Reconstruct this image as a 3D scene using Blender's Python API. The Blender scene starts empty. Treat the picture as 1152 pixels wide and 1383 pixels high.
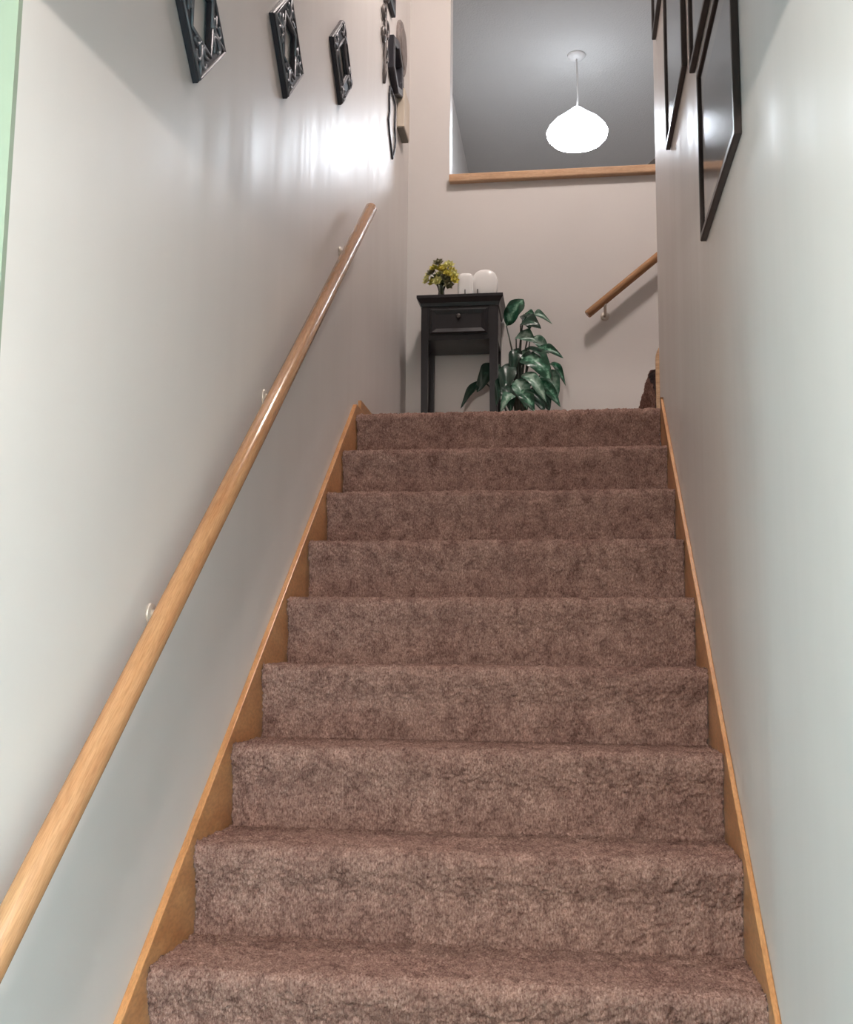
import bpy, bmesh, math, random
import numpy as np
from mathutils import Vector, Matrix
random.seed(7); rng = np.random.default_rng(11)
SC = bpy.context.scene
COL = SC.collection

# ------------------------------------------------------------------ camera
CAM = Vector((0.8084, -2.0938, 0.5963)); YAW, PITCH, ROLL = [math.radians(a) for a in (-7.5485, 7.7190, 0.5490)]
FPX = 1448.7
fw = Vector((math.sin(YAW)*math.cos(PITCH), math.cos(YAW)*math.cos(PITCH), math.sin(PITCH)))
rt = Vector((math.cos(YAW), -math.sin(YAW), 0)); up = rt.cross(fw)
rt2 = rt*math.cos(ROLL) + up*math.sin(ROLL); up2 = up*math.cos(ROLL) - rt*math.sin(ROLL)
cd = bpy.data.cameras.new('camera'); cam = bpy.data.objects.new('camera', cd); COL.objects.link(cam)
cd.sensor_fit = 'HORIZONTAL'; cd.sensor_width = 36; cd.lens = 36*FPX/1152; cd.clip_start = 0.05
m = Matrix((rt2, up2, -fw)).transposed().to_4x4(); m.translation = CAM
cam.matrix_world = m
SC.camera = cam

def ray(u, v): return fw + rt2*((u-576)/FPX) - up2*((v-691.5)/FPX)
def on_y(u, v, y): d = ray(u, v); return CAM + d*((y-CAM.y)/d.y)      # a pixel's point on a plane of known depth
def on_x(u, v, x): d = ray(u, v); return CAM + d*((x-CAM.x)/d.x)

# ------------------------------------------------------------------ light and exposure
w = bpy.data.worlds.new('world'); SC.world = w; w.use_nodes = True
bg = w.node_tree.nodes['Background']; bg.inputs[0].default_value = (0.75, 0.88, 1.0, 1); bg.inputs[1].default_value = 0.2
SC.view_settings.view_transform = 'Standard'; SC.view_settings.look = 'None'
SC.view_settings.gamma = 1; SC.view_settings.use_curve_mapping = False
SC.view_settings.exposure = 0.62
P_FILL_L, P_FILL_R, P_LOWER, P_HALL, E_PENDANT = 70, 115, 800, 118, 42
C_FILL, C_LOWER, C_HALL, C_PENDANT = (0.42, 0.85, 1.0), (1.0, 0.91, 0.845), (1.0, 0.885, 0.835), (0.84, 0.91, 1.0)
def area(name, loc, rot, sx, sy, power, col):
    l = bpy.data.lights.new(name, 'AREA'); l.shape = 'RECTANGLE'; l.size = sx; l.size_y = sy; l.energy = power; l.color = col
    o = bpy.data.objects.new(name, l); o.location = loc; o.rotation_euler = rot; COL.objects.link(o); return o
area('cool_fill_left', (-3.06, -2.8, -0.20), (0, math.radians(-90), 0), 1.36, 1.56, P_FILL_L, C_FILL)     # added cool fill, out of view, tints the lower right wall blue-green
area('cool_fill_right', (1.1685+0.06, -2.95, -0.25), (0, math.radians(90), 0), 1.26, 0.76, P_FILL_R, C_FILL)   # added cool fill, out of view, tints the lower left wall blue-green

# ------------------------------------------------------------------ dimensions
W, R, T = 1.1565, 0.19135, 0.24          # carpet width, riser, run
XL, XR = -0.016, W+0.012                  # faces of the two stair walls
LAND = 8*R; FLOOR = -5*R; LCEIL = 1.62; UCEIL = 4.76; UFLOOR = 2.30
YB, YE, YH = 3.26, 2.05, -0.67           # back wall, right wall end, lower end of the stairwell
SL = R/T

# ------------------------------------------------------------------ materials
def mat(name, col, rough=0.5, spec=0.5, metal=0.0):
    mt = bpy.data.materials.new(name); mt.use_nodes = True
    b = mt.node_tree.nodes['Principled BSDF']
    b.inputs['Base Color'].default_value = (*col, 1); b.inputs['Roughness'].default_value = rough
    b.inputs['Specular IOR Level'].default_value = spec; b.inputs['Metallic'].default_value = metal
    return mt
def nodes(mt): return mt.node_tree.nodes, mt.node_tree.links, mt.node_tree.nodes['Principled BSDF']
def noise(mt, scale, detail=3, vec=(1, 1, 1), rough=0.5, coord='Object'):
    n, l, b = nodes(mt)
    tc = n.new('ShaderNodeTexCoord'); mp = n.new('ShaderNodeMapping'); mp.inputs['Scale'].default_value = vec
    nz = n.new('ShaderNodeTexNoise'); nz.inputs['Scale'].default_value = scale; nz.inputs['Detail'].default_value = detail
    nz.inputs['Roughness'].default_value = rough
    l.new(tc.outputs[coord], mp.inputs['Vector']); l.new(mp.outputs[0], nz.inputs['Vector']); return nz
def ramp(mt, src, stops):
    n, l, b = nodes(mt); r = n.new('ShaderNodeValToRGB'); l.new(src, r.inputs[0])
    while len(r.color_ramp.elements) < len(stops): r.color_ramp.elements.new(0.5)
    for e, (p, c) in zip(r.color_ramp.elements, stops): e.position = p; e.color = (*c, 1)
    return r
def bump(mt, src, strength, dist):
    n, l, b = nodes(mt); bp = n.new('ShaderNodeBump'); bp.inputs['Strength'].default_value = strength; bp.inputs['Distance'].default_value = dist
    l.new(src, bp.inputs['Height']); l.new(bp.outputs[0], b.inputs['Normal'])
def mixc(mt, fac, a, bcol):
    n, l, b = nodes(mt); mx = n.new('ShaderNodeMix'); mx.data_type = 'RGBA'
    if isinstance(fac, float): mx.inputs[0].default_value = fac
    else: l.new(fac, mx.inputs[0])
    for i, c in ((6, a), (7, bcol)):
        if isinstance(c, tuple): mx.inputs[i].default_value = (*c, 1)
        else: l.new(c, mx.inputs[i])
    return mx.outputs[2]

def paint(name, col, rough=0.40):
    mt = mat(name, col, rough, 0.38); n, l, b = nodes(mt)
    a = noise(mt, 1.6, 3); r = ramp(mt, a.outputs[0], [(0.3, tuple(c*0.97 for c in col)), (0.7, tuple(min(1, c*1.02) for c in col))])
    l.new(r.outputs[0], b.inputs['Base Color'])
    f = noise(mt, 120, 2, (1, 1, 0.6)); bump(mt, f.outputs[0], 0.06, 0.0015)
    g = noise(mt, 6, 2, (1.5, 1.5, 0.12)); rr = ramp(mt, g.outputs[0], [(0.3, (rough-0.06,)*3), (0.7, (rough+0.08,)*3)])
    l.new(rr.outputs[0], b.inputs['Roughness']); return mt
M_PAINT = paint('wall_paint', (0.67, 0.633, 0.605))
M_GREEN = paint('green_paint', (0.26, 0.31, 0.235))
M_CEIL = mat('ceiling_texture', (0.60, 0.59, 0.575), 0.9, 0.1); _n = noise(M_CEIL, 90, 4); bump(M_CEIL, _n.outputs[0], 0.5, 0.01)
def oak(name, vec, a=(0.36, 0.165, 0.062), c=(0.60, 0.335, 0.155), rough=0.3):
    mt = mat(name, a, rough, 0.5); n, l, b = nodes(mt)
    g = noise(mt, 9, 5, vec, 0.6); r = ramp(mt, g.outputs[0], [(0.32, a), (0.5, tuple((x+y)/2 for x, y in zip(a, c))), (0.72, c)])
    g2 = noise(mt, 60, 2, vec); r2 = ramp(mt, g2.outputs[0], [(0.35, (0.80,)*3), (0.6, (1.0,)*3)])
    mx = n.new('ShaderNodeMix'); mx.data_type = 'RGBA'; mx.blend_type = 'MULTIPLY'; mx.inputs[0].default_value = 1
    l.new(r.outputs[0], mx.inputs[6]); l.new(r2.outputs[0], mx.inputs[7]); l.new(mx.outputs[2], b.inputs['Base Color'])
    bump(mt, g2.outputs[0], 0.08, 0.002); return mt
M_RAIL = oak('oak_rail', (8, 8, 0.5), (0.37, 0.175, 0.078), (0.46, 0.25, 0.122), 0.2)
M_SKIRT = oak('oak_skirt', (6, 0.9, 2.2), (0.47, 0.205, 0.075), (0.62, 0.32, 0.135), 0.32)
M_LEDGE = oak('oak_ledge', (0.8, 8, 8), (0.52, 0.30, 0.17), (0.68, 0.45, 0.28), 0.3)
def carpet_mat():
    mt = mat('carpet_pile', (0.2, 0.15, 0.13), 1.0, 0.05); n, l, b = nodes(mt)
    a = noise(mt, 260, 3, (1, 1, 0.5), 0.6); d = noise(mt, 30, 5, (1, 1, 0.8), 0.72); e = noise(mt, 7, 2)
    r1 = ramp(mt, a.outputs[0], [(0.28, (0.122, 0.064, 0.053)), (0.5, (0.280, 0.174, 0.145)), (0.74, (0.445, 0.308, 0.262))])
    r2 = ramp(mt, d.outputs[0], [(0.30, (0.52, 0.46, 0.45)), (0.5, (0.95, 0.93, 0.92)), (0.7, (1.22, 1.20, 1.18))])
    r3 = ramp(mt, e.outputs[0], [(0.3, (0.86, 0.82, 0.82)), (0.7, (1.06, 1.06, 1.05))])
    def mul(x, y):
        mx = n.new('ShaderNodeMix'); mx.data_type = 'RGBA'; mx.blend_type = 'MULTIPLY'; mx.inputs[0].default_value = 1
        l.new(x, mx.inputs[6]); l.new(y, mx.inputs[7]); return mx.outputs[2]
    l.new(mul(mul(r1.outputs[0], r2.outputs[0]), r3.outputs[0]), b.inputs['Base Color'])
    bump(mt, a.outputs[0], 0.6, 0.004); return mt
M_CARPET = carpet_mat()
M_BLACKWOOD = mat('black_lacquered_wood', (0.018, 0.016, 0.019), 0.38, 0.5)
_n = noise(M_BLACKWOOD, 14, 3, (1, 1, 0.3)); _r = ramp(M_BLACKWOOD, _n.outputs[0], [(0.3, (0.008, 0.007, 0.009)), (0.7, (0.015, 0.013, 0.016))]); nodes(M_BLACKWOOD)[1].new(_r.outputs[0], nodes(M_BLACKWOOD)[2].inputs['Base Color'])
M_BRASS = mat('aged_pull_metal', (0.10, 0.09, 0.085), 0.4, 0.5, 0.8)
M_BRACKET = mat('nickel_bracket', (0.78, 0.72, 0.64), 0.42, 0.5, 0.7)
M_DARKFRAME = mat('dark_frame', (0.022, 0.021, 0.028), 0.4, 0.5)
M_BROWNFRAME = mat('black_brown_frame', (0.030, 0.021, 0.019), 0.35, 0.5)
M_PEWTER = mat('pewter_scroll', (0.20, 0.20, 0.215), 0.42, 0.5, 0.35)
M_GREYMETAL = mat('grey_metal', (0.14, 0.125, 0.12), 0.42, 0.5, 0.5)
M_PLAQUE = mat('taupe_plaque', (0.22, 0.185, 0.17), 0.5, 0.4)
_n = noise(M_PLAQUE, 30, 3); _r = ramp(M_PLAQUE, _n.outputs[0], [(0.3, (0.15, 0.12, 0.11)), (0.7, (0.27, 0.23, 0.215))]); nodes(M_PLAQUE)[1].new(_r.outputs[0], nodes(M_PLAQUE)[2].inputs['Base Color'])
M_MIRROR = mat('mirror_glass', (0.88, 0.9, 0.92), 0.04, 0.5, 1.0)
M_WHITE = mat('white_ceramic', (0.86, 0.84, 0.82), 0.12, 0.6)
M_WHITEPAINT = mat('white_painted_metal', (0.7, 0.69, 0.68), 0.4)
M_BEIGE = mat('beige_plastic', (0.62, 0.54, 0.44), 0.5, 0.4)
M_BEIGEDARK = mat('taupe_plastic', (0.20, 0.18, 0.145), 0.55, 0.3)
M_MAT = mat('picture_paper', (0.62, 0.60, 0.57), 0.7, 0.2)
M_PRINT = mat('picture_print', (0.52, 0.52, 0.53), 0.7, 0.2)
def glass(name, col=(1, 1, 1), rough=0.02):
    mt = bpy.data.materials.new(name); mt.use_nodes = True; n = mt.node_tree.nodes; l = mt.node_tree.links
    n.remove(n['Principled BSDF']); out = n['Material Output']
    tr = n.new('ShaderNodeBsdfTransparent'); tr.inputs[0].default_value = (*col, 1)
    gl = n.new('ShaderNodeBsdfGlossy'); gl.inputs['Roughness'].default_value = rough
    fr = n.new('ShaderNodeFresnel'); fr.inputs['IOR'].default_value = 1.5; mx = n.new('ShaderNodeMixShader')
    l.new(fr.outputs[0], mx.inputs[0]); l.new(tr.outputs[0], mx.inputs[1]); l.new(gl.outputs[0], mx.inputs[2]); l.new(mx.outputs[0], out.inputs['Surface']); return mt
M_PANE = glass('picture_glass', (1, 1, 1), 0.09); M_VASE = glass('vase_glass', (0.72, 0.76, 0.70)); M_FILLGLASS = glass('added_pane_glass')
def leaf_mat(name, dark, mid, pale, lo=0.42, hi=0.62):
    mt = mat(name, mid, 0.33, 0.5); n, l, b = nodes(mt)
    at = n.new('ShaderNodeAttribute'); at.attribute_name = 'rib'
    nz = noise(mt, 38, 4); add = n.new('ShaderNodeMath'); add.operation = 'MULTIPLY_ADD'; l.new(nz.outputs[0], add.inputs[0]); add.inputs[1].default_value = 1.5
    l.new(at.outputs['Fac'], add.inputs[2])
    sc_ = n.new('ShaderNodeMath'); sc_.operation = 'MULTIPLY'; sc_.inputs[1].default_value = 0.5; l.new(add.outputs[0], sc_.inputs[0])
    r = ramp(mt, sc_.outputs[0], [(lo/2, pale), ((lo+hi)/4, mid), (hi/2+0.03, dark)])
    l.new(r.outputs[0], b.inputs['Base Color']); return mt
M_LEAF = leaf_mat('variegated_leaf', (0.008, 0.052, 0.026), (0.028, 0.135, 0.072), (0.20, 0.38, 0.27), 0.74, 1.12)
M_LEAFDARK = leaf_mat('dark_leaf', (0.008, 0.030, 0.018), (0.012, 0.050, 0.030), (0.06, 0.15, 0.10), 0.58, 0.95)
M_LEAFPALE = leaf_mat('pale_leaf', (0.03, 0.11, 0.065), (0.115, 0.225, 0.16), (0.30, 0.42, 0.34), 0.88, 1.35)
M_STEM = mat('plant_stem', (0.045, 0.055, 0.040), 0.5)
M_FSTEM = mat('flower_stem', (0.10, 0.13, 0.045), 0.5)
M_YELLOW = mat('yellow_petal', (0.62, 0.54, 0.10), 0.6, 0.3); M_YELLOWPALE = mat('pale_yellow_petal', (0.66, 0.63, 0.26), 0.6, 0.3); M_OLIVE = mat('olive_petal', (0.20, 0.19, 0.10), 0.6, 0.3)
M_POT = mat('clay_pot', (0.23, 0.10, 0.06), 0.7); M_SOIL = mat('potting_soil', (0.03, 0.02, 0.015), 0.95)
M_DARKOBJ = mat('dark_painted_wood', (0.03, 0.025, 0.022), 0.5)
M_VINYL = mat('lower_floor_carpet', (0.22, 0.17, 0.145), 0.95, 0.1); _n = noise(M_VINYL, 200, 3); bump(M_VINYL, _n.outputs[0], 0.6, 0.005)
def emit(name, col, s):
    mt = bpy.data.materials.new(name); mt.use_nodes = True; n = mt.node_tree.nodes; b = n['Principled BSDF']
    b.inputs['Base Color'].default_value = (0.9, 0.9, 0.88, 1); b.inputs['Emission Color'].default_value = (*col, 1); b.inputs['Emission Strength'].default_value = s; return mt

# ------------------------------------------------------------------ mesh helpers
def link(name, me, mt, parent=None, smooth=False):
    o = bpy.data.objects.new(name, me); COL.objects.link(o)
    if mt: me.materials.append(mt)
    if smooth: me.polygons.foreach_set('use_smooth', [True]*len(me.polygons))
    if parent: o.parent = parent
    return o
def from_bm(name, bm, mt, parent=None, smooth=False):
    me = bpy.data.meshes.new(name); bmesh.ops.recalc_face_normals(bm, faces=bm.faces); bm.to_mesh(me); bm.free(); return link(name, me, mt, parent, smooth)
def from_py(name, v, f, mt, parent=None, smooth=False):
    me = bpy.data.meshes.new(name); me.from_pydata([tuple(a) for a in v], [], f); me.update(); return link(name, me, mt, parent, smooth)
def bm_box(bm, x0, x1, y0, y1, z0, z1, bev=0):
    r = bmesh.ops.create_cube(bm, size=1); vs = r['verts']
    for q in vs: q.co = Vector(((x0+x1)/2+q.co.x*(x1-x0), (y0+y1)/2+q.co.y*(y1-y0), (z0+z1)/2+q.co.z*(z1-z0)))
    if bev:
        es = list({e for q in vs for e in q.link_edges}); bmesh.ops.bevel(bm, geom=es, offset=bev, segments=2, affect='EDGES', profile=0.5)
def box(name, x0, x1, y0, y1, z0, z1, mt, parent=None, bev=0):
    bm = bmesh.new(); bm_box(bm, x0, x1, y0, y1, z0, z1, bev); return from_bm(name, bm, mt, parent)
def prism(name, pts, axis, a0, a1, mt, parent=None, bev=0):
    """polygon pts (two coords) extruded along an axis"""
    bm = bmesh.new()
    def P(p, a): return {'x': (a, p[0], p[1]), 'y': (p[0], a, p[1]), 'z': (p[0], p[1], a)}[axis]
    A = [bm.verts.new(P(p, a0)) for p in pts]; B = [bm.verts.new(P(p, a1)) for p in pts]; n = len(pts)
    bm.faces.new(A); bm.faces.new(B[::-1])
    for i in range(n): bm.faces.new((A[i], A[(i+1) % n], B[(i+1) % n], B[i]))
    bmesh.ops.recalc_face_normals(bm, faces=bm.faces)
    if bev: bmesh.ops.bevel(bm, geom=list(bm.edges), offset=bev, segments=2, affect='EDGES', profile=0.5)
    return from_bm(name, bm, mt, parent)
def bm_tube(bm, pts, rad, seg=8, caps=True):
    pts = [Vector(p) for p in pts]; rad = rad if hasattr(rad, '__len__') else [rad]*len(pts); rings = []; prev = None
    for i, p in enumerate(pts):
        d = (pts[min(i+1, len(pts)-1)]-pts[max(i-1, 0)]).normalized()
        if prev is None: a = d.orthogonal().normalized()
        else: a = (prev - d*prev.dot(d)).normalized()
        prev = a; b = d.cross(a)
        rings.append([bm.verts.new(p + (a*math.cos(2*math.pi*k/seg)+b*math.sin(2*math.pi*k/seg))*rad[i]) for k in range(seg)])
    for r0, r1 in zip(rings, rings[1:]):
        for k in range(seg): bm.faces.new((r0[k], r0[(k+1) % seg], r1[(k+1) % seg], r1[k]))
    if caps: bm.faces.new(rings[0][::-1]); bm.faces.new(rings[-1])
def tube(name, pts, rad, mt, parent=None, seg=8, smooth=True):
    bm = bmesh.new(); bm_tube(bm, pts, rad, seg); return from_bm(name, bm, mt, parent, smooth)
def lathe(name, prof, mt, parent=None, seg=32, center=(0, 0, 0), smooth=True):
    c = Vector(center); v = []; f = []; n = len(prof)
    for k in range(seg):
        a = 2*math.pi*k/seg
        for r, z in prof: v.append(c+Vector((r*math.cos(a), r*math.sin(a), z)))
    for k in range(seg):
        for i in range(n-1): f.append((k*n+i, ((k+1) % seg)*n+i, ((k+1) % seg)*n+i+1, k*n+i+1))
    bm = bmesh.new(); vs = [bm.verts.new(q) for q in v]
    for q in f: bm.faces.new([vs[i] for i in q])
    bmesh.ops.remove_doubles(bm, verts=bm.verts, dist=1e-5); return from_bm(name, bm, mt, parent, smooth)
def empty(name, loc=(0, 0, 0)):
    o = bpy.data.objects.new(name, None); o.location = loc; o.empty_display_size = 0.1; COL.objects.link(o); return o
def tag(o, label=None, cat=None, group=None, kind=None):
    if label: o['label'] = label
    if cat: o['category'] = cat
    if group: o['group'] = group
    if kind: o['kind'] = kind
    return o
def settle(root):
    """children were built in world coordinates: bring them into the root's frame"""
    inv = Matrix.Translation(-root.location)
    for ch in root.children: ch.data.transform(inv)
    return root
def S(o, label=None): return tag(o, label, kind='structure')

# ------------------------------------------------------------------ room shell
TH = 0.12
S(prism('wall_left', [(YH+0.012, FLOOR), (YB, FLOOR), (YB, UCEIL), (YH+0.012, UCEIL)], 'x', XL-TH, XL, M_PAINT), 'grey painted wall of the staircase with the long handrail')
bm = bmesh.new(); DY0, DY1, DZ0, DZ1 = -3.35, -2.55, -0.90, 0.40
for a in ((-4.6, DY0, FLOOR, LCEIL), (DY1, YH, FLOOR, LCEIL), (YH, YE-TH, FLOOR, UCEIL), (DY0, DY1, FLOOR, DZ0), (DY0, DY1, DZ1, LCEIL)): bm_box(bm, XR, XR+TH, *a)
S(from_bm('wall_right', bm, M_PAINT), 'grey painted wall of the staircase with the black picture frames')
S(box('wall_flight', XR, 3.4, YE-TH, YE, LAND-0.3, UCEIL, M_PAINT), 'painted wall beside the short second flight')
# back wall with the opening over its ledge
JX = 0.205
bm = bmesh.new(); bm_box(bm, XL-TH, 3.4, YB, YB+TH, FLOOR, 3.075); bm_box(bm, XL-TH, JX, YB, YB+TH, 3.075, UCEIL)
S(from_bm('wall_back', bm, M_PAINT), 'painted wall behind the landing, with an opening above an oak ledge')
S(box('wall_header', XL-TH, XR+TH, YH-TH, YH, LCEIL, UCEIL, M_PAINT), 'wall above the foot of the staircase')
S(box('wall_lower_room', -3.0, XL, YH, YH+0.012, FLOOR, LCEIL, M_GREEN), 'pale green wall of the lower room beside the staircase')
WY0, WY1, WZ0, WZ1 = -3.6, -2.0, -0.90, 0.50
bm = bmesh.new()
for a in ((-4.6, WY0, FLOOR, LCEIL), (WY1, YH, FLOOR, LCEIL), (WY0, WY1, FLOOR, WZ0), (WY0, WY1, WZ1, LCEIL)): bm_box(bm, -3.0-TH, -3.0, *a)
S(from_bm('wall_lower_left', bm, M_GREEN)); S(box('wall_lower_front', -3.0, XR+TH, -4.6-TH, -4.6, FLOOR, LCEIL, M_GREEN))
def window(name, x0, x1, y0, y1, z0, z1):  # frame and panes invented to house an added fill light
    t = S(empty(name, ((x0+x1)/2, (y0+y1)/2, z0))); bm = bmesh.new()
    for a in ((y0, y0+.04, z0, z1), (y1-.04, y1, z0, z1), (y0, y1, z0, z0+.04), (y0, y1, z1-.04, z1), ((y0+y1)/2-.02, (y0+y1)/2+.02, z0, z1)): bm_box(bm, x0, x1, *a)
    from_bm('added_frame', bm, M_WHITEPAINT, t); xm = (x0+x1)/2
    for a, b in ((y0+.04, (y0+y1)/2-.02), ((y0+y1)/2+.02, y1-.04)): from_py('pane', [(xm, a, z0+.04), (xm, b, z0+.04), (xm, b, z1-.04), (xm, a, z1-.04)], [(0, 1, 2, 3) if x0 < 0 else (3, 2, 1, 0)], M_FILLGLASS, t)
    settle(t)
window('added_window', -3.04, -3.0, WY0, WY1, WZ0, WZ1); window('added_door', XR, XR+0.04, DY0, DY1, DZ0, DZ1)  # both openings are made up, unseen, in front of the cool fills
S(box('floor', -3.0, XR, -4.6, YH+0.2, FLOOR-0.1, FLOOR, M_VINYL), 'lower room floor')
S(box('ceiling_lower', -3.0, XR, -4.6, YH-TH, LCEIL, LCEIL+0.1, M_CEIL), 'lower room ceiling')
S(box('ceiling', XL-TH, 3.4, YH, 6.9, UCEIL, UCEIL+0.1, M_CEIL), 'grey textured ceiling of the upper room')
S(box('wall_upper_left', XL-TH, XL, YB+TH, 6.9, UFLOOR, UCEIL, M_PAINT), 'white lit wall of the upper room seen through the opening')
S(box('wall_upper_back', XL, 3.4, 6.8, 6.9, UFLOOR, UCEIL, M_PAINT))
S(box('wall_upper_right', 3.4, 3.4+TH, YE-TH, 6.9, LAND-0.3, UCEIL, M_PAINT))
S(box('floor_upper', XL, 3.4, YB+TH, 6.8, UFLOOR-0.15, UFLOOR, M_VINYL), 'upper room floor')
# oak cap on the half wall (trim)
S(box('trim_1', JX, 3.4, YB-0.035, YB+TH+0.03, 3.075, 3.118, M_LEDGE, None, 0.006), 'oak ledge capping the half wall under the pendant lamp')

# ------------------------------------------------------------------ staircase
def carpet_mesh(name, prof, x0, x1, parent, res=0.0036, amp=0.0022, side_fuzz=True):
    prof = [Vector(p) for p in prof]; pts = [prof[0]]
    for a, b in zip(prof, prof[1:]):
        n = max(1, int(round((b-a).length/res)))
        for i in range(1, n+1): pts.append(a.lerp(b, i/n))
    nx = max(2, int(round((x1-x0)/res))); P = np.array([(p.x, p.y) for p in pts]); m_ = len(P)
    tang = np.gradient(P, axis=0); tang /= np.linalg.norm(tang, axis=1)[:, None]+1e-9
    nrm = np.stack([-tang[:, 1], tang[:, 0]], 1)            # points out of riser (-y) and up from tread
    h = rng.normal(0, 1, (m_, nx+1)); k = h.copy()
    k[1:-1, :] = (h[:-2]+2*h[1:-1]+h[2:])/4; k2 = k.copy(); k2[:, 1:-1] = (k[:, :-2]+2*k[:, 1:-1]+k[:, 2:])/4
    tuft = np.repeat(np.repeat(rng.normal(0, 1, (m_//5+2, nx//5+2)), 5, 0), 5, 1)[:m_, :nx+1]
    for _ in range(3):
        tuft[1:-1, :] = (tuft[:-2]+2*tuft[1:-1]+tuft[2:])/4; tuft[:, 1:-1] = (tuft[:, :-2]+2*tuft[:, 1:-1]+tuft[:, 2:])/4
    d = (0.55*h+1.0*k2)*amp + tuft*amp*0.55
    X = np.tile(np.linspace(x0, x1, nx+1), (m_, 1))
    X[:, 1:-1] += rng.normal(0, res*0.22, (m_, nx-1))
    if side_fuzz: X[:, 0] += np.abs(rng.normal(0, 0.0025, m_)); X[:, -1] -= np.abs(rng.normal(0, 0.0025, m_))
    Y = P[:, 0][:, None]+nrm[:, 0][:, None]*d; Z = P[:, 1][:, None]+nrm[:, 1][:, None]*d
    co = np.stack([X, Y, Z], 2).reshape(-1, 3).astype(np.float32)
    i, j = np.meshgrid(np.arange(m_-1), np.arange(nx), indexing='ij'); a = (i*(nx+1)+j).ravel()
    quads = np.stack([a, a+1, a+nx+2, a+nx+1], 1).astype(np.int32)
    me = bpy.data.meshes.new(name); me.vertices.add(len(co)); me.vertices.foreach_set('co', co.ravel())
    me.loops.add(quads.size); me.loops.foreach_set('vertex_index', quads.ravel())
    me.polygons.add(len(quads)); me.polygons.foreach_set('loop_start', np.arange(0, quads.size, 4, dtype=np.int32)); me.polygons.foreach_set('loop_total', np.full(len(quads), 4, np.int32))
    me.update(calc_edges=True); me.validate(); return link(name, me, M_CARPET, parent)
NOSE = 0.022
def step_profile(k, y_end):
    y, zt = k*T, k*R; p = [(y, zt-R-0.012), (y, zt-R*0.5), (y-0.006, zt-0.075), (y-NOSE*0.8, zt-0.045)]
    for i in range(8):
        a = math.pi + 0.1 - (i/7)*(math.pi/2+0.1)        # round nose
        p.append((y-NOSE+0.024+0.024*math.cos(a), zt-0.024+0.024*math.sin(a)))
    p.append((y_end+0.012, zt)); return p
stairs = tag(empty('staircase', (W/2, -4*T, FLOOR)), 'long brown carpeted staircase between two grey walls, with oak skirt boards', 'staircase')
for k in range(-4, 8):
    carpet_mesh('carpeted_step', step_profile(k, (k+1)*T), 0.0, W, stairs, 0.0036 if k >= 0 else 0.02, 0.0022)
def skirt(name, x0, x1, ytop, hgt, ztop_end):
    yb = -4*T-0.05
    pts = [(yb, FLOOR), (yb+0.25, FLOOR), (ytop, LAND-0.12), (ytop, ztop_end), (ytop-0.02, ztop_end), ((ztop_end-hgt)/SL, ztop_end), (yb, yb*SL+hgt)]
    return prism(name, pts, 'x', x0, x1, M_SKIRT, stairs, 0.002)
skirt('skirt_board', XL, 0.0, 2.0, 0.040, LAND+0.04)
skirt('skirt_board', W, XR-0.0005, YE-TH-0.001, 0.040, LAND+0.04)
settle(stairs)
# landing floor with its carpeted nose
land = S(empty('floor_landing', (W/2, 8*T, LAND)), 'brown carpeted landing at the head of the stairs')
carpet_mesh('carpet', step_profile(8, YB), 0.0, W, land, 0.0045, 0.0022)
settle(land)
# short second flight to the right
X2 = 1.150
fl2 = tag(empty('second_flight', (X2, 2.65, LAND)), 'short brown carpeted flight turning off the landing behind the wall end', 'staircase')
def flight2_step(k):
    prof = step_profile(0, T); o = carpet_mesh('carpeted_step', prof, 0, YB-YE-0.018, fl2, 0.005 if k == 0 else 0.012, 0.0022)
    # profile runs along -y -> +x ; width along y
    o.data.transform(Matrix(((0, 1, 0, X2+k*T), (-1, 0, 0, YB), (0, 0, 1, LAND+(k+1)*R), (0, 0, 0, 1))))
    return o
for k in range(3): flight2_step(k)
pts = [(X2+0.004, LAND), (X2+0.004, LAND+0.225)]
for i in range(1, 7):
    a = math.pi - i/6*math.pi*0.62; pts.append((X2+0.034+0.03*math.cos(a), LAND+0.225+0.05*math.sin(a)+0.002*i))
pts += [(X2+0.6, LAND+0.285+0.555*SL), (X2+0.6, LAND)]
prism('skirt_board', pts, 'y', YE+0.0005, YE+0.018, M_LEDGE, fl2, 0.002)
settle(fl2)
# baseboards of the landing
S(box('baseboard_left', XL, XL+0.012, 2.02, YB, LAND, LAND+0.08, M_SKIRT)); S(box('baseboard_back', XL+0.012, X2, YB-0.012, YB, LAND, LAND+0.08, M_SKIRT))

# ------------------------------------------------------------------ handrails
def bracket(parent, p, wall_dir):
    """p: point on rail underside centre; wall_dir: unit vector to the wall, with distance"""
    d, dist = wall_dir; q = p + d*dist + Vector((0, 0, -0.065))
    bm = bmesh.new()
    n = d; a = n.orthogonal().normalized(); b = n.cross(a)
    bm_tube(bm, [q-n*0.006, q-n*0.0005], [0.021, 0.023], 16)
    bm_tube(bm, [q-n*0.004, q-n*0.03+Vector((0, 0, 0.004)), p+d*0.012+Vector((0, 0, -0.045)), p+Vector((0, 0, -0.028)), p+Vector((0, 0, -0.021))], [0.009, 0.008, 0.008, 0.008, 0.009], 10)
    return from_bm('bracket', bm, M_BRACKET, parent, True)
A = Vector((0.05, 1.875, 2.350)); B = Vector((0.05, -0.86, 0.058))
rail = tag(empty('handrail', (0.05, -0.86, 0.0)), 'long round oak handrail fixed along the staircase wall under the diamond ornaments', 'handrail')
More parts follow.
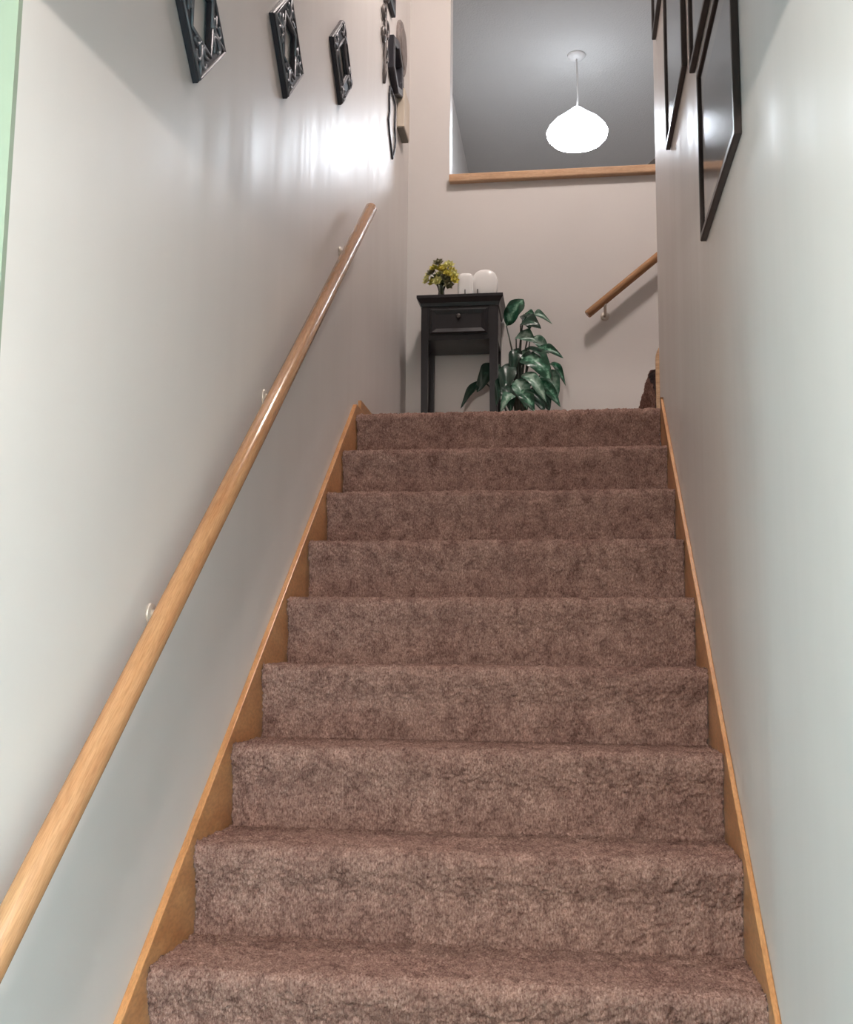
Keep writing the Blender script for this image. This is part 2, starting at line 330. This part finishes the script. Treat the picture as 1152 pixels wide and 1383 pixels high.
def rail_mesh(A, B, rad, parent):
    L = (A-B).length; bm = bmesh.new()
    bm_tube(bm, [(0, 0, 0), (0, 0, 0.004), (0, 0, L-0.004), (0, 0, L)], [rad*0.86, rad, rad, rad*0.86], 28)
    o = from_bm('rail', bm, M_RAIL, parent, True)
    for p in o.data.polygons:
        if len(p.vertices) > 4: p.use_smooth = False
    M = (A-B).to_track_quat('Z', 'Y').to_matrix().to_4x4(); M.translation = B - parent.location; o.matrix_local = M; return o
rr = rail_mesh(A, B, 0.0235, rail)
for u in (-0.045, 0.70, 1.62):
    p = B.lerp(A, (u-B.y)/(A.y-B.y)); o = bracket(rail, p, (Vector((-1, 0, 0)), 0.05-XL)); o.data.transform(Matrix.Translation(-rail.location))
A2 = on_y(793, 425, YB-0.065); B2 = on_y(890, 345, YB-0.065); dd = (B2-A2); B3 = A2+dd*3.0
rail2 = tag(empty('handrail', tuple(A2)), 'short sloping oak handrail on the back wall above the leafy plant', 'handrail')
rail_mesh(B3, A2, 0.021, rail2)
for s in (0.25, 2.2):
    o = bracket(rail2, A2+dd*s, (Vector((0, 1, 0)), 0.065)); o.data.transform(Matrix.Translation(-rail2.location))

# ------------------------------------------------------------------ pendant lamp
PC = Vector((0.897, 4.95, 4.19))
pen = tag(empty('pendant_lamp', (PC.x, PC.y, UCEIL)), 'lit white glass pendant lamp hanging from the upper ceiling', 'lamp')
M_SHADE = emit('lit_glass_shade', C_PENDANT, E_PENDANT)
prof = [(0.0, 0.185), (0.03, 0.178), (0.05, 0.160), (0.10, 0.118), (0.16, 0.072), (0.197, 0.030), (0.210, 0.0), (0.203, -0.030), (0.175, -0.062), (0.12, -0.088), (0.06, -0.102), (0.0, -0.106)]
lathe('glass_bowl', prof[6:], M_SHADE, pen, 40, PC); lathe('dome', prof[:7], emit('lit_dome_glass', C_PENDANT, 4.3), pen, 40, PC)
lathe('ceiling_rose', [(0, UCEIL), (0.065, UCEIL), (0.062, UCEIL-0.012), (0.03, UCEIL-0.03), (0, UCEIL-0.032)], M_WHITEPAINT, pen, 24, (PC.x, PC.y, 0))
tube('cord', [(PC.x, PC.y, UCEIL-0.03), (PC.x+0.004, PC.y, UCEIL-0.15), (PC.x+0.006, PC.y, PC.z+0.25), (PC.x, PC.y, PC.z+0.18)], 0.006, M_WHITEPAINT, pen)
settle(pen)
# lamps of the place outside the view: flush ceiling light of the lower room and of the stairwell
def ceiling_light(loc, rad, power, col, label, drop=0):
    t = tag(empty('ceiling_light', loc), label, 'lamp'); x, y, z = loc
    lathe('base', [(0, 0), (rad*0.9, 0), (rad*0.9, -0.02), (0, -0.02)], M_WHITEPAINT, t, 24)
    lathe('stem', [(0.012, -0.018), (0.012, -0.02-drop), (0, -0.02-drop)], M_WHITEPAINT, t, 12) if drop else None
    lathe('diffuser', [(0, -0.02-drop), (rad*0.8, -0.02-drop), (rad, -0.03-drop), (rad*0.9, -0.055-drop), (rad*0.5, -0.08-drop), (0, -0.088-drop)] if not drop else [(rad*math.sin(math.pi*i/12), -0.02-drop-rad+rad*math.cos(math.pi*i/12)) for i in range(13)], emit('lit_diffuser', col, power), t, 28)
    return t
ceiling_light((0.5, -2.35, LCEIL), 0.060, P_LOWER, C_LOWER, 'globe ceiling light of the lower room at the foot of the stairs', 0.12)
ceiling_light((1.0, 1.9, UCEIL), 0.16, P_HALL, C_HALL, 'flush ceiling light high above the staircase')

# ------------------------------------------------------------------ side table on the landing
tx0, tx1, ty0, ty1, tz = 0.083, 0.507, 2.93, 3.235, 2.357
tab = tag(empty('side_table', ((tx0+tx1)/2, (ty0+ty1)/2, LAND)), 'black wooden side table with one drawer standing on the landing', 'table')
bx0, bx1, by0, by1 = tx0+0.022, tx1-0.026, ty0+0.022, ty1-0.012
# top slab, cove moulding under it
bm = bmesh.new(); lv = [(0.0, tz), (0.0, tz-0.014), (0.006, tz-0.022), (0.016, tz-0.036), (0.020, tz-0.05), (0.022, tz-0.054)]
rings = []
for off, z in lv: rings.append([bm.verts.new(p) for p in ((tx0+off, ty0+off, z), (tx1-off, ty0+off, z), (tx1-off, ty1-off*0.5, z), (tx0+off, ty1-off*0.5, z))])
for a, b in zip(rings, rings[1:]):
    for i in range(4): bm.faces.new((a[i], a[(i+1) % 4], b[(i+1) % 4], b[i]))
bm.faces.new(rings[0]); bm.faces.new(rings[-1][::-1])
from_bm('table_top', bm, M_BLACKWOOD, tab)
az0, az1 = 2.135, tz-0.054
bm = bmesh.new(); bm_box(bm, bx0, bx1, by0+0.004, by1, az0, az1-0.0005, 0.002); from_bm('apron', bm, M_BLACKWOOD, tab)
# drawer front with bevelled frame
dx0, dx1, dz0, dz1 = bx0+0.045, bx1-0.05, az0+0.025, az1-0.012; yf = by0+0.0035
drw = from_bm('drawer', (lambda b: (bm_box(b, dx0, dx1, yf-0.006, yf, dz0, dz1, 0.002), b)[1])(bmesh.new()), M_BLACKWOOD, tab)
bm = bmesh.new()
def ringframe(bm, x0, x1, z0, z1, y, levels):
    rs = []
    for off, dy in levels: rs.append([bm.verts.new(p) for p in ((x0+off, y+dy, z0+off), (x1-off, y+dy, z0+off), (x1-off, y+dy, z1-off), (x0+off, y+dy, z1-off))])
    for a, b in zip(rs, rs[1:]):
        for i in range(4): bm.faces.new((a[i], a[(i+1) % 4], b[(i+1) % 4], b[i]))
    return rs
rs = ringframe(bm, dx0+0.004, dx1-0.004, dz0+0.004, dz1-0.004, yf-0.0062, [(0, 0), (0, -0.008), (0.006, -0.012), (0.026, -0.002)]); bm.faces.new(rs[-1])
o = from_bm('drawer_panel', bm, M_BLACKWOOD, drw)
kx, kz = (dx0+dx1)/2, (dz0+dz1)/2+0.018
bm = bmesh.new(); bm_tube(bm, [(kx, yf-0.008, kz), (kx, yf-0.02, kz), (kx, yf-0.024, kz), (kx, yf-0.034, kz), (kx, yf-0.038, kz)], [0.006, 0.006, 0.012, 0.013, 0.006], 14); from_bm('knob', bm, M_BRASS, drw, True)
lw = 0.036
for lx in (bx0-0.0005, bx1-lw-0.006):
    for ly in (by0, by1-lw+0.001):
        ww = lw+0.006 if lx > 0.3 else lw
        pts = [(lx, ly), (lx+ww, ly), (lx+ww, ly+lw), (lx, ly+lw)]
        bm = bmesh.new(); cx, cy = lx+ww/2, ly+lw/2
        rs = [[bm.verts.new((cx+(px-cx)*s, cy+(py-cy)*s, z)) for px, py in pts] for z, s in ((LAND, 0.8), (az0+0.02, 1.0), (az1-0.001, 1.0))]
        for a, b in zip(rs, rs[1:]):
            for i in range(4): bm.faces.new((a[i], a[(i+1) % 4], b[(i+1) % 4], b[i]))
        bm.faces.new(rs[0][::-1]); bm.faces.new(rs[-1]); from_bm('leg', bm, M_BLACKWOOD, tab)
settle(tab)
for ch in drw.children: ch.data.transform(Matrix.Translation(-tab.location))

# ------------------------------------------------------------------ things on the table
vc = Vector((0.197, 3.0, tz))
vase = tag(lathe('vase', [(0, 0.004), (0.020, 0.0), (0.022, 0.004), (0.017, 0.020), (0.014, 0.04), (0.020, 0.062), (0.027, 0.075), (0.0255, 0.075), (0.0185, 0.062), (0.0125, 0.04), (0.0155, 0.02), (0.018, 0.008), (0, 0.008)], M_VASE, None, 24), 'small clear glass vase of yellow flowers on the black side table', 'vase')
vase.location = vc
petals = {}
def flower_mesh(mt, n=7, r=0.021):
    bm = bmesh.new()
    for ring, (k, tilt, rr_) in enumerate(((n, 0.35, r), (n-2, 0.9, r*0.8))):
        for i in range(k):
            a = 2*math.pi*(i+ring*0.5)/k; c, s = math.cos(a), math.sin(a)
            def pt(l, wd, h): return (c*l-s*wd, s*l+c*wd, h)
            w_ = rr_*0.42
            v = [bm.verts.new(pt(*q)) for q in ((0.002, 0, 0), (rr_*0.5*math.cos(tilt), w_, rr_*0.5*math.sin(tilt)), (rr_*math.cos(tilt), 0, rr_*math.sin(tilt)+0.002), (rr_*0.5*math.cos(tilt), -w_, rr_*0.5*math.sin(tilt)), (rr_*0.55*math.cos(tilt), 0, rr_*0.5*math.sin(tilt)-0.003))]
            for f in ((0, 1, 4), (1, 2, 4), (2, 3, 4), (3, 0, 4)): bm.faces.new([v[x] for x in f])
    bmesh.ops.create_icosphere(bm, subdivisions=1, radius=r*0.28, matrix=Matrix.Translation((0, 0, r*0.35)))
    me = bpy.data.meshes.new('blossom'); bm.to_mesh(me); bm.free(); me.materials.append(mt); return me
FM = [flower_mesh(M_YELLOW), flower_mesh(M_YELLOWPALE), flower_mesh(M_OLIVE)]
spots = [(608, 373, 1), (595, 364, 0), (591, 380, 1), (580, 372, 1), (586, 363, 0), (594, 371, 1), (602, 361, 1), (610, 366, 0), (613, 378, 0), (585, 381, 0), (601, 376, 2), (592, 356, 2), (607, 358, 1), (596, 382, 2), (590, 375, 0), (605, 384, 2), (612, 371, 1), (577, 379, 1), (599, 366, 0), (604, 370, 0), (583, 369, 2)]
for i, (u, v, c) in enumerate(spots):
    tip = on_y(u, v, 3.0+random.uniform(-0.035, 0.035)); neck = vc+Vector((random.uniform(-.008, .008), random.uniform(-.008, .008), 0.07)); foot = vc+Vector((random.uniform(-.007, .007), random.uniform(-.007, .007), 0.012))
    f = tag(empty('cut_flower', tuple(foot)), ('bright yellow', 'pale yellow', 'olive green')[c]+' flower on a green stem in the small glass vase', 'flower', ('bright yellow', 'pale yellow', 'olive green')[c]+' flowers in the vase')
    st = tube('stem', [(0, 0, 0), neck-foot, (neck-foot).lerp(tip-foot, 0.6)+Vector((0, 0, 0.006)), tip-foot], 0.0016, M_FSTEM, f, 5)
    b = bpy.data.objects.new('blossom', FM[c]); COL.objects.link(b); b.parent = f; b.location = tip-foot
    d = (tip-neck).normalized()+Vector((0, -0.9, 0.0)); b.rotation_euler = d.to_track_quat('Z', 'Y').to_euler(); s = random.uniform(1.3, 1.6); b.scale = (s, s, s)
    if i % 2 == 0:
        lp = (neck-foot).lerp(tip-foot, 0.55); ld = Vector((random.uniform(-1, 1), -0.5, random.uniform(0.1, .8))).normalized()*0.03; sd = ld.cross(Vector((0, 1, 0.3))).normalized()*0.006
        from_py('leaf', [lp, lp+ld*0.5+sd, lp+ld, lp+ld*0.5-sd], [(0, 1, 2), (0, 2, 3)], M_FSTEM, f)
# white ceramic ornament: two joined rounded lobes with slits at the foot
def hump(name, u0, u1, vtop, yc, ry, n_, root):
    a, b = on_y(u0, 395, yc), on_y(u1, 395, yc); cx = (a.x+b.x)/2; rx = (b.x-a.x)/2; hz = on_y((u0+u1)/2, vtop, yc).z - tz
    bm = bmesh.new(); bmesh.ops.create_uvsphere(bm, u_segments=28, v_segments=20, radius=1)
    rz = hz*0.56; cz = tz+hz-rz
    for v in bm.verts:
        c = v.co; k = (abs(c.x)**n_+abs(c.y)**n_+abs(c.z)**n_)**(-1/n_); c *= k
        v.co = Vector((cx+c.x*rx, yc+c.y*ry, max(cz+c.z*rz, tz+0.0006)))
    return from_bm(name, bm, M_WHITE, root, True)
orn = tag(empty('ceramic_ornament', (0.36, 2.98, tz)), 'white glossy ceramic ornament with two rounded humps beside the flower vase', 'ornament')
hump('hump', 618.5, 639.5, 369.5, 2.985, 0.016, 4.0, orn); hump('hump', 637, 672.5, 364.5, 2.99, 0.026, 2.5, orn)
for u in (628, 645):
    a = on_y(u, 395, 2.966); box('dark_slit', a.x-0.0025, a.x+0.0025, 2.964, 2.9675, tz+0.0006, tz+0.034, M_BRASS, orn)
settle(orn)

# ------------------------------------------------------------------ plant
px, py = 0.575, 3.06
plant = tag(empty('potted_plant', (px, py, LAND)), 'leafy green potted plant on the landing beside the black table', 'plant')
PL = plant.location.copy()
pot = lathe('pot', [(0, 0), (0.062, 0), (0.066, 0.01), (0.082, 0.12), (0.090, 0.122), (0.090, 0.145), (0.080, 0.145), (0.076, 0.115), (0, 0.115)], M_POT, plant, 28)
lathe('soil', [(0, 0.118), (0.074, 0.118), (0.074, 0.1155), (0, 0.1155)], M_SOIL, plant, 20)
def leaf(base, tip, width, mt, lift=0.02, facing=Vector((0, -1, 0.35)), fold=0.25, stem_from=None, oval=False):
    base, tip = Vector(base), Vector(tip); ax = tip-base; L = ax.length; d = ax.normalized()
    side = d.cross(facing).normalized(); nrm = side.cross(d).normalized(); NU, NV = 4, 12; v = []; rib = []
    for i in range(NV+1):
        t_ = i/NV; wv = (width/2*math.sin(math.pi*t_)**0.6 if oval else width*0.6*(math.sin(math.pi*min(1, t_**0.78))**0.75)*(1-0.2*t_)) if 0 < i < NV else 0.0005; wv *= 1+0.08*math.sin(11*t_+width*200)
        c = base+ax*t_+nrm*(lift*math.sin(math.pi*t_))+Vector((0, 0, lift*math.sin(math.pi*t_)*0.6))
        for j in range(-NU, NU+1):
            s = j/NU; v.append(c+side*(wv*s)+nrm*(fold*wv*abs(s)+0.004*math.sin(9*t_+j))*(1 if 0 < i < NV else 0)); rib.append(abs(s)*0.55+0.12*random.random())
    n = 2*NU+1; f = [(i*n+j, i*n+j+1, (i+1)*n+j+1, (i+1)*n+j) for i in range(NV) for j in range(n-1)]
    v = [q-PL for q in v]
    o = from_py('leaf', v, f, mt, plant, True); at = o.data.attributes.new('rib', 'FLOAT', 'POINT'); at.data.foreach_set('value', rib)
    sf = Vector(stem_from) if stem_from else Vector((px+random.uniform(-.02, .02), py+random.uniform(-.02, .02), LAND+0.12))
    mid = sf.lerp(base, 0.55)+Vector(((sf.x-base.x)*0.35, 0, 0.05))
    pts = [sf.lerp(mid, q/4)*(1-q/4)+mid.lerp(base, q/4)*(q/4) for q in range(5)]
    tube('stem', [q-PL for q in pts], [0.006, 0.0055, 0.005, 0.0042, 0.003], M_STEM, plant, 6)
    return o
def lf(b, t_, yb, yt, width, mt, **k): return leaf(on_y(*b, yb), on_y(*t_, yt), width, mt, **k)
F = Vector
lf((684, 440), (707, 404), 3.02, 2.98, 0.090, M_LEAF, lift=0.012, oval=True)
lf((703, 438), (731, 444), 2.98, 2.92, 0.072, M_LEAFDARK, lift=0.02)
lf((708, 424), (716, 445), 3.03, 2.99, 0.055, M_LEAFDARK, lift=0.01)
lf((716, 440), (746, 438), 3.02, 2.95, 0.040, M_LEAFPALE, lift=0.045)
lf((697, 455), (724, 462), 2.99, 2.93, 0.070, M_LEAFPALE, lift=0.015)
lf((716, 458), (741, 478), 3.04, 2.99, 0.060, M_LEAFPALE, lift=0.02)
lf((722, 472), (761, 484), 3.0, 2.93, 0.046, M_LEAF, lift=0.02)
lf((711, 470), (742, 497), 2.96, 2.88, 0.034, M_LEAFDARK, lift=0.025)
lf((708, 482), (744, 514), 2.95, 2.87, 0.115, M_LEAF, lift=0.03)
lf((703, 492), (727, 486), 2.97, 2.93, 0.06, M_LEAFDARK, lift=0.02)
lf((706, 505), (738, 544), 2.91, 2.83, 0.058, M_LEAFPALE, lift=0.03)
lf((742, 491), (764, 521), 3.02, 2.96, 0.036, M_LEAF, lift=0.03)
lf((738, 500), (752, 540), 3.02, 2.97, 0.085, M_LEAFPALE, lift=0.02)
lf((720, 515), (757, 550), 2.96, 2.90, 0.060, M_LEAF, lift=0.03)
lf((715, 525), (735, 556), 2.93, 2.88, 0.080, M_LEAFDARK, lift=0.02)
lf((698, 512), (712, 553), 2.93, 2.86, 0.075, M_LEAFPALE, lift=0.02)
lf((686, 520), (690, 558), 2.93, 2.86, 0.070, M_LEAFDARK, lift=0.02)
lf((690, 490), (680, 540), 2.97, 2.90, 0.075, M_LEAFDARK, lift=0.02)
lf((700, 470), (690, 512), 2.98, 2.95, 0.055, M_LEAFDARK, lift=0.02)
lf((694, 532), (676, 556), 2.89, 2.84, 0.05, M_LEAFPALE, lift=0.02)
lf((674, 492), (644, 530), 3.12, 3.09, 0.085, M_LEAFDARK, lift=0.02, stem_from=(px-0.02, 3.08, LAND+0.12))
lf((652, 514), (622, 552), 3.12, 3.08, 0.040, M_LEAFDARK, lift=0.02, stem_from=(px-0.02, 3.09, LAND+0.12))

lf((700, 476), (722, 500), 2.99, 2.96, 0.06, M_LEAFPALE, lift=0.02)
lf((728, 520), (742, 556), 2.99, 2.95, 0.075, M_LEAFDARK, lift=0.02)
lf((700, 526), (722, 557), 2.90, 2.84, 0.065, M_LEAF, lift=0.02)
lf((706, 428), (726, 434), 3.05, 3.02, 0.045, M_LEAF, lift=0.02)
lf((682, 508), (670, 548), 2.95, 2.91, 0.05, M_LEAFDARK, lift=0.02)

# ------------------------------------------------------------------ diamond ornaments on the left wall
def diamond(yc, zc, upright, label, h=0.168, dep=0.015):
    root = tag(empty('diamond_frame', (XL+0.001, yc, zc)), label, 'frame')
    ho = 0.056 if upright else 0.082
    out = [(h*math.cos(a), h*math.sin(a)) for a in [math.radians(q) for q in (0, 90, 180, 270)]]
    # outline with edge midpoints so that the hole can be an upright square
    def mids(P):
        r_ = []
        for i in range(4): r_ += [P[i], ((P[i][0]+P[(i+1) % 4][0])/2, (P[i][1]+P[(i+1) % 4][1])/2)]
        return r_
    O8 = mids(out)
    if upright:
        q = 0.056; z_ = 0.062; I8 = [(q, 0), (q, z_), (0, z_), (-q, z_), (-q, 0), (-q, -z_), (0, -z_), (q, -z_)]
    else: I8 = mids([(ho, 0), (0, ho), (-ho, 0), (0, -ho)])
    bm = bmesh.new(); lay = []
    for P, x in ((O8, 0), (O8, dep-0.003), ([(a*0.975, b*0.975) for a, b in O8], dep), ([(a*1.06, b*1.06) for a, b in I8], dep), (I8, dep-0.004), (I8, 0.004)):
        lay.append([bm.verts.new((x, a, b)) for a, b in P])
    lay.append(lay[0])
    for a, b in zip(lay[:-1], lay[1:-1]):
        for i in range(8): bm.faces.new((a[i], a[(i+1) % 8], b[(i+1) % 8], b[i]))
    from_bm('frame_body', bm, M_DARKFRAME, root)
    # raised scrollwork: rim, inner bead and curled tendrils in every corner
    def sc(name, P, r, closed=False):
        pts = [(dep+0.0015, a, b) for a, b in P]
        if closed: pts.append(pts[0])
        return tube(name, pts, r, M_PEWTER, root, 6)
    sc('outer_rim', [(a*0.95, b*0.95) for a, b in out], 0.0035, True)
    sc('inner_rim', [(a*1.12, b*1.12) for a, b in I8], 0.0045, True)
    for c in range(4):
        a0 = math.radians(90*c)
        def tr(p, q): return (p*math.cos(a0)-q*math.sin(a0), p*math.sin(a0)+q*math.cos(a0))
        r_in = 0.068 if upright else 0.092
        for s in (1, -1):
            P = []
            for i in range(15):
                t_ = i/14; ang = t_*math.pi*1.6; rad = 0.030*(1-0.62*t_)
                P.append(tr(r_in+0.035+rad*math.cos(ang+2.6)*1.1, s*(0.022+rad*math.sin(ang+2.6)*0.8)))
            P = [(a, b) for a, b in P if abs(a)+abs(b) < h*0.96]
            if len(P) > 2: sc('scroll', P, 0.0042)
            Q = [tr(r_in+0.004, s*0.006), tr(r_in+0.022, s*0.024), tr(r_in+0.018, s*0.046)]
            Q = [(a, b) for a, b in Q if abs(a)+abs(b) < h*0.95]
            if len(Q) > 1: sc('scroll', Q, 0.004)
        sc('tip_bead', [tr(r_in+0.01, 0), tr(h*0.90, 0)], 0.0045)
    return root
diamond(0.067, 2.032, True, 'dark diamond-shaped ornament with a square centre, lowest of the three above the handrail')
diamond(0.800, 2.395, True, 'dark diamond-shaped ornament with a square centre, middle one of the three above the handrail')
diamond(1.535, 2.772, False, 'dark diamond-shaped ornament with a diamond centre, highest of the three above the handrail')

# ------------------------------------------------------------------ cluster of ornaments near the corner of the left wall
def yz(u, v): q = on_x(u, v, XL+0.012); return (q.y, q.z)
def wall_frame(name, P, wd, dep, fm, inner, label, cat, x=XL+0.001, inward=1):
    """polygon frame (y,z) on a side wall"""
    n = len(P); cy = sum(p[0] for p in P)/n; cz = sum(p[1] for p in P)/n
    root = tag(empty(name, (x, cy, min(p[1] for p in P))), label, cat); ox, oy, oz = root.location
    def inset(P, w_):
        r_ = []
        for i in range(n):
            a, b, c = Vector(P[i-1]), Vector(P[i]), Vector(P[(i+1) % n]); e0 = (b-a).normalized(); e1 = (c-b).normalized()
            n0 = Vector((-e0.y, e0.x)); n1 = Vector((-e1.y, e1.x)); 
            if n0.dot(Vector((cy, cz))-b) < 0: n0 = -n0
            if n1.dot(Vector((cy, cz))-b) < 0: n1 = -n1
            bi = (n0+n1); bi = bi/max(0.3, bi.length_squared/2) ; q = b+bi*w_; r_.append((q.x, q.y))
        return r_
    I = inset(P, wd); I2 = inset(P, wd*0.85); O2 = inset(P, wd*0.12)
    bm = bmesh.new(); lay = []
    for Q, d in ((P, 0), (P, dep*0.85), (O2, dep), (I2, dep), (I, dep*0.8), (I, 0.002)): lay.append([bm.verts.new((inward*d, a-oy, b-oz)) for a, b in Q])
    for a, b in zip(lay, lay[1:]):
        for i in range(n): bm.faces.new((a[i], a[(i+1) % n], b[(i+1) % n], b[i]))
    from_bm('frame', bm, fm, root)
    if inner:
        from_py(inner[0], [(inward*0.004, a-oy, b-oz) for a, b in I], [tuple(range(n))], inner[1], root)
    root['_in'] = 0; del root['_in']
    return root, I
def rect(y0, y1, z0, z1): return [(y0, z0), (y1, z0), (y1, z1), (y0, z1)]
# a: frame whose lower end hangs into view
wall_frame('small_frame', rect(2.44, 2.66, 3.66, 3.96), 0.045, 0.022, M_DARKFRAME, ('mirror', M_MIRROR), 'small black frame, topmost of the ornaments at the end of the left wall', 'frame')
# d: angular dark mirror
wall_frame('angular_mirror', [(2.575, 3.355), (2.72, 3.30), (2.86, 3.355), (2.86, 3.52), (2.72, 3.575), (2.575, 3.52)], 0.04, 0.03, M_DARKFRAME, ('mirror', M_MIRROR), 'dark six-sided mirror amid the ornaments at the end of the left wall', 'mirror')
# e: tall mirror with a wavy outline
P = [(2.72, 2.965), (2.785, 3.045), (2.80, 3.10), (2.775, 3.15), (2.785, 3.24), (2.77, 3.285), (2.70, 3.295), (2.615, 3.285), (2.60, 3.24), (2.61, 3.15), (2.585, 3.10), (2.625, 3.045)]
wall_frame('wavy_frame', P, 0.011, 0.009, M_DARKFRAME, None, 'tall narrow open frame with a wavy dark rim, lowest ornament on the left wall', 'frame')
# c: taupe oval plaque
pl = tag(empty('oval_plaque', (XL+0.001, 2.93, 3.66)), 'taupe oval plaque beside the corner of the landing', 'plaque')
for nm, sc_, d0, d1 in (('plate', 1.0, 0, 0.016), ('raised_centre', 0.72, 0.0162, 0.024)):
    bm = bmesh.new(); rs = []
    for x, s in ((d0, sc_), (d1*0.6+d0*0.4, sc_), (d1, sc_*0.93)): rs.append([bm.verts.new((x, 0.125*s*math.cos(a), 0.14*s*math.sin(a))) for a in [2*math.pi*i/28 for i in range(28)]])
    for a, b in zip(rs, rs[1:]):
        for i in range(28): bm.faces.new((a[i], a[(i+1) % 28], b[(i+1) % 28], b[i]))
    bm.faces.new(rs[0][::-1]); bm.faces.new(rs[-1]); from_bm(nm, bm, M_PLAQUE, pl)
box('hanging_tab', 0.001, 0.014, -0.02, 0.05, -0.19, -0.135, M_BROWNFRAME, pl, 0.002)
# b: scrolled metal hanging ornament
so = tag(empty('scroll_ornament', (XL+0.001, 2.44, 3.20)), 'grey metal scroll ornament with a long tail on the left wall', 'ornament')
def sp(c, r0, turns, st, flip=1): return [(0.010, c[0]+flip*r0*(1-0.7*i/20)*math.cos(st+turns*2*math.pi*i/20), c[1]+r0*(1-0.7*i/20)*math.sin(st+turns*2*math.pi*i/20)) for i in range(21)]
tube('tail', [(0.008, 0.0, 0.0), (0.010, 0.004, 0.05), (0.010, -0.004, 0.12), (0.010, 0.0, 0.22), (0.010, 0.004, 0.40)], [0.007, 0.011, 0.006, 0.009, 0.006], M_GREYMETAL, so)
for c, r0, st, fl in (((0.03, 0.16), 0.035, -1.5, 1), ((-0.03, 0.22), 0.04, -1.5, -1), ((0.035, 0.29), 0.045, -1.5, 1), ((-0.03, 0.33), 0.035, -1.5, -1)):
    tube('scroll', sp(c, r0, 1.1, st, fl), 0.008, M_GREYMETAL, so)
bm = bmesh.new(); bmesh.ops.create_icosphere(bm, subdivisions=2, radius=0.016, matrix=Matrix.Translation((0.012, 0.004, 0.41))); from_bm('finial', bm, M_GREYMETAL, so, True)
# f: beige box by the corner
ch = tag(empty('wall_box', (XL+0.0005, 2.945, 3.20)), 'small beige box fixed on the left wall close to the landing corner', 'box')
box('cover', 0.0, 0.038, -0.085, 0.085, 0.006, 0.21, M_BEIGE, ch, 0.004); box('underside', 0.0, 0.034, -0.080, 0.080, 0.0, 0.0058, M_BEIGEDARK, ch)

# ------------------------------------------------------------------ pictures on the right wall
def picture(y0, y1, z0, z1, wd, label):
    root, I = wall_frame('picture_frame', rect(y0, y1, z0, z1), wd, 0.015, M_BROWNFRAME, ('paper', M_MAT), label, 'picture', XR-0.001, -1)
    oy, oz = root.location.y, root.location.z
    q0, q1, r0, r1 = I[0][0], I[1][0], I[0][1], I[2][1]
    mg = 0.05; from_py('print', [(-0.0045, a-oy, b-oz) for a, b in rect(q0+mg, q1-mg, r0+mg, r1-mg)], [(0, 1, 2, 3)], M_PRINT, root)
    from_py('glass', [(-0.009, a-oy, b-oz) for a, b in I], [(3, 2, 1, 0)], M_PANE, root)
    return root
picture(0.035, 0.612, 1.662, 2.118, 0.017, 'black picture frame hung lowest on the right wall, a second one right above it')
picture(0.17, 0.755, 2.205, 2.62, 0.017, 'black picture frame hung directly above the lowest one on the right wall')
picture(0.925, 1.455, 2.325, 2.98, 0.018, 'tall black picture frame between the stacked pair and the far picture on the right wall')
picture(1.50, 1.915, 3.01, 3.50, 0.016, 'black picture frame hung highest, at the landing end of the right wall')

# ------------------------------------------------------------------ wedge on the ledge
q = on_y(872, 216, YB); p2 = on_y(889, 209, YB)
prism('wedge_ornament', [(q.x, 3.1185), (q.x+0.10, 3.1185), (q.x+0.10, 3.178), (q.x+0.055, 3.165)], 'y', YB-0.02, YB+0.03, M_DARKOBJ, None, 0.002)
tag(bpy.data.objects['wedge_ornament'], 'small dark wedge-shaped object lying on the oak ledge', 'ornament')
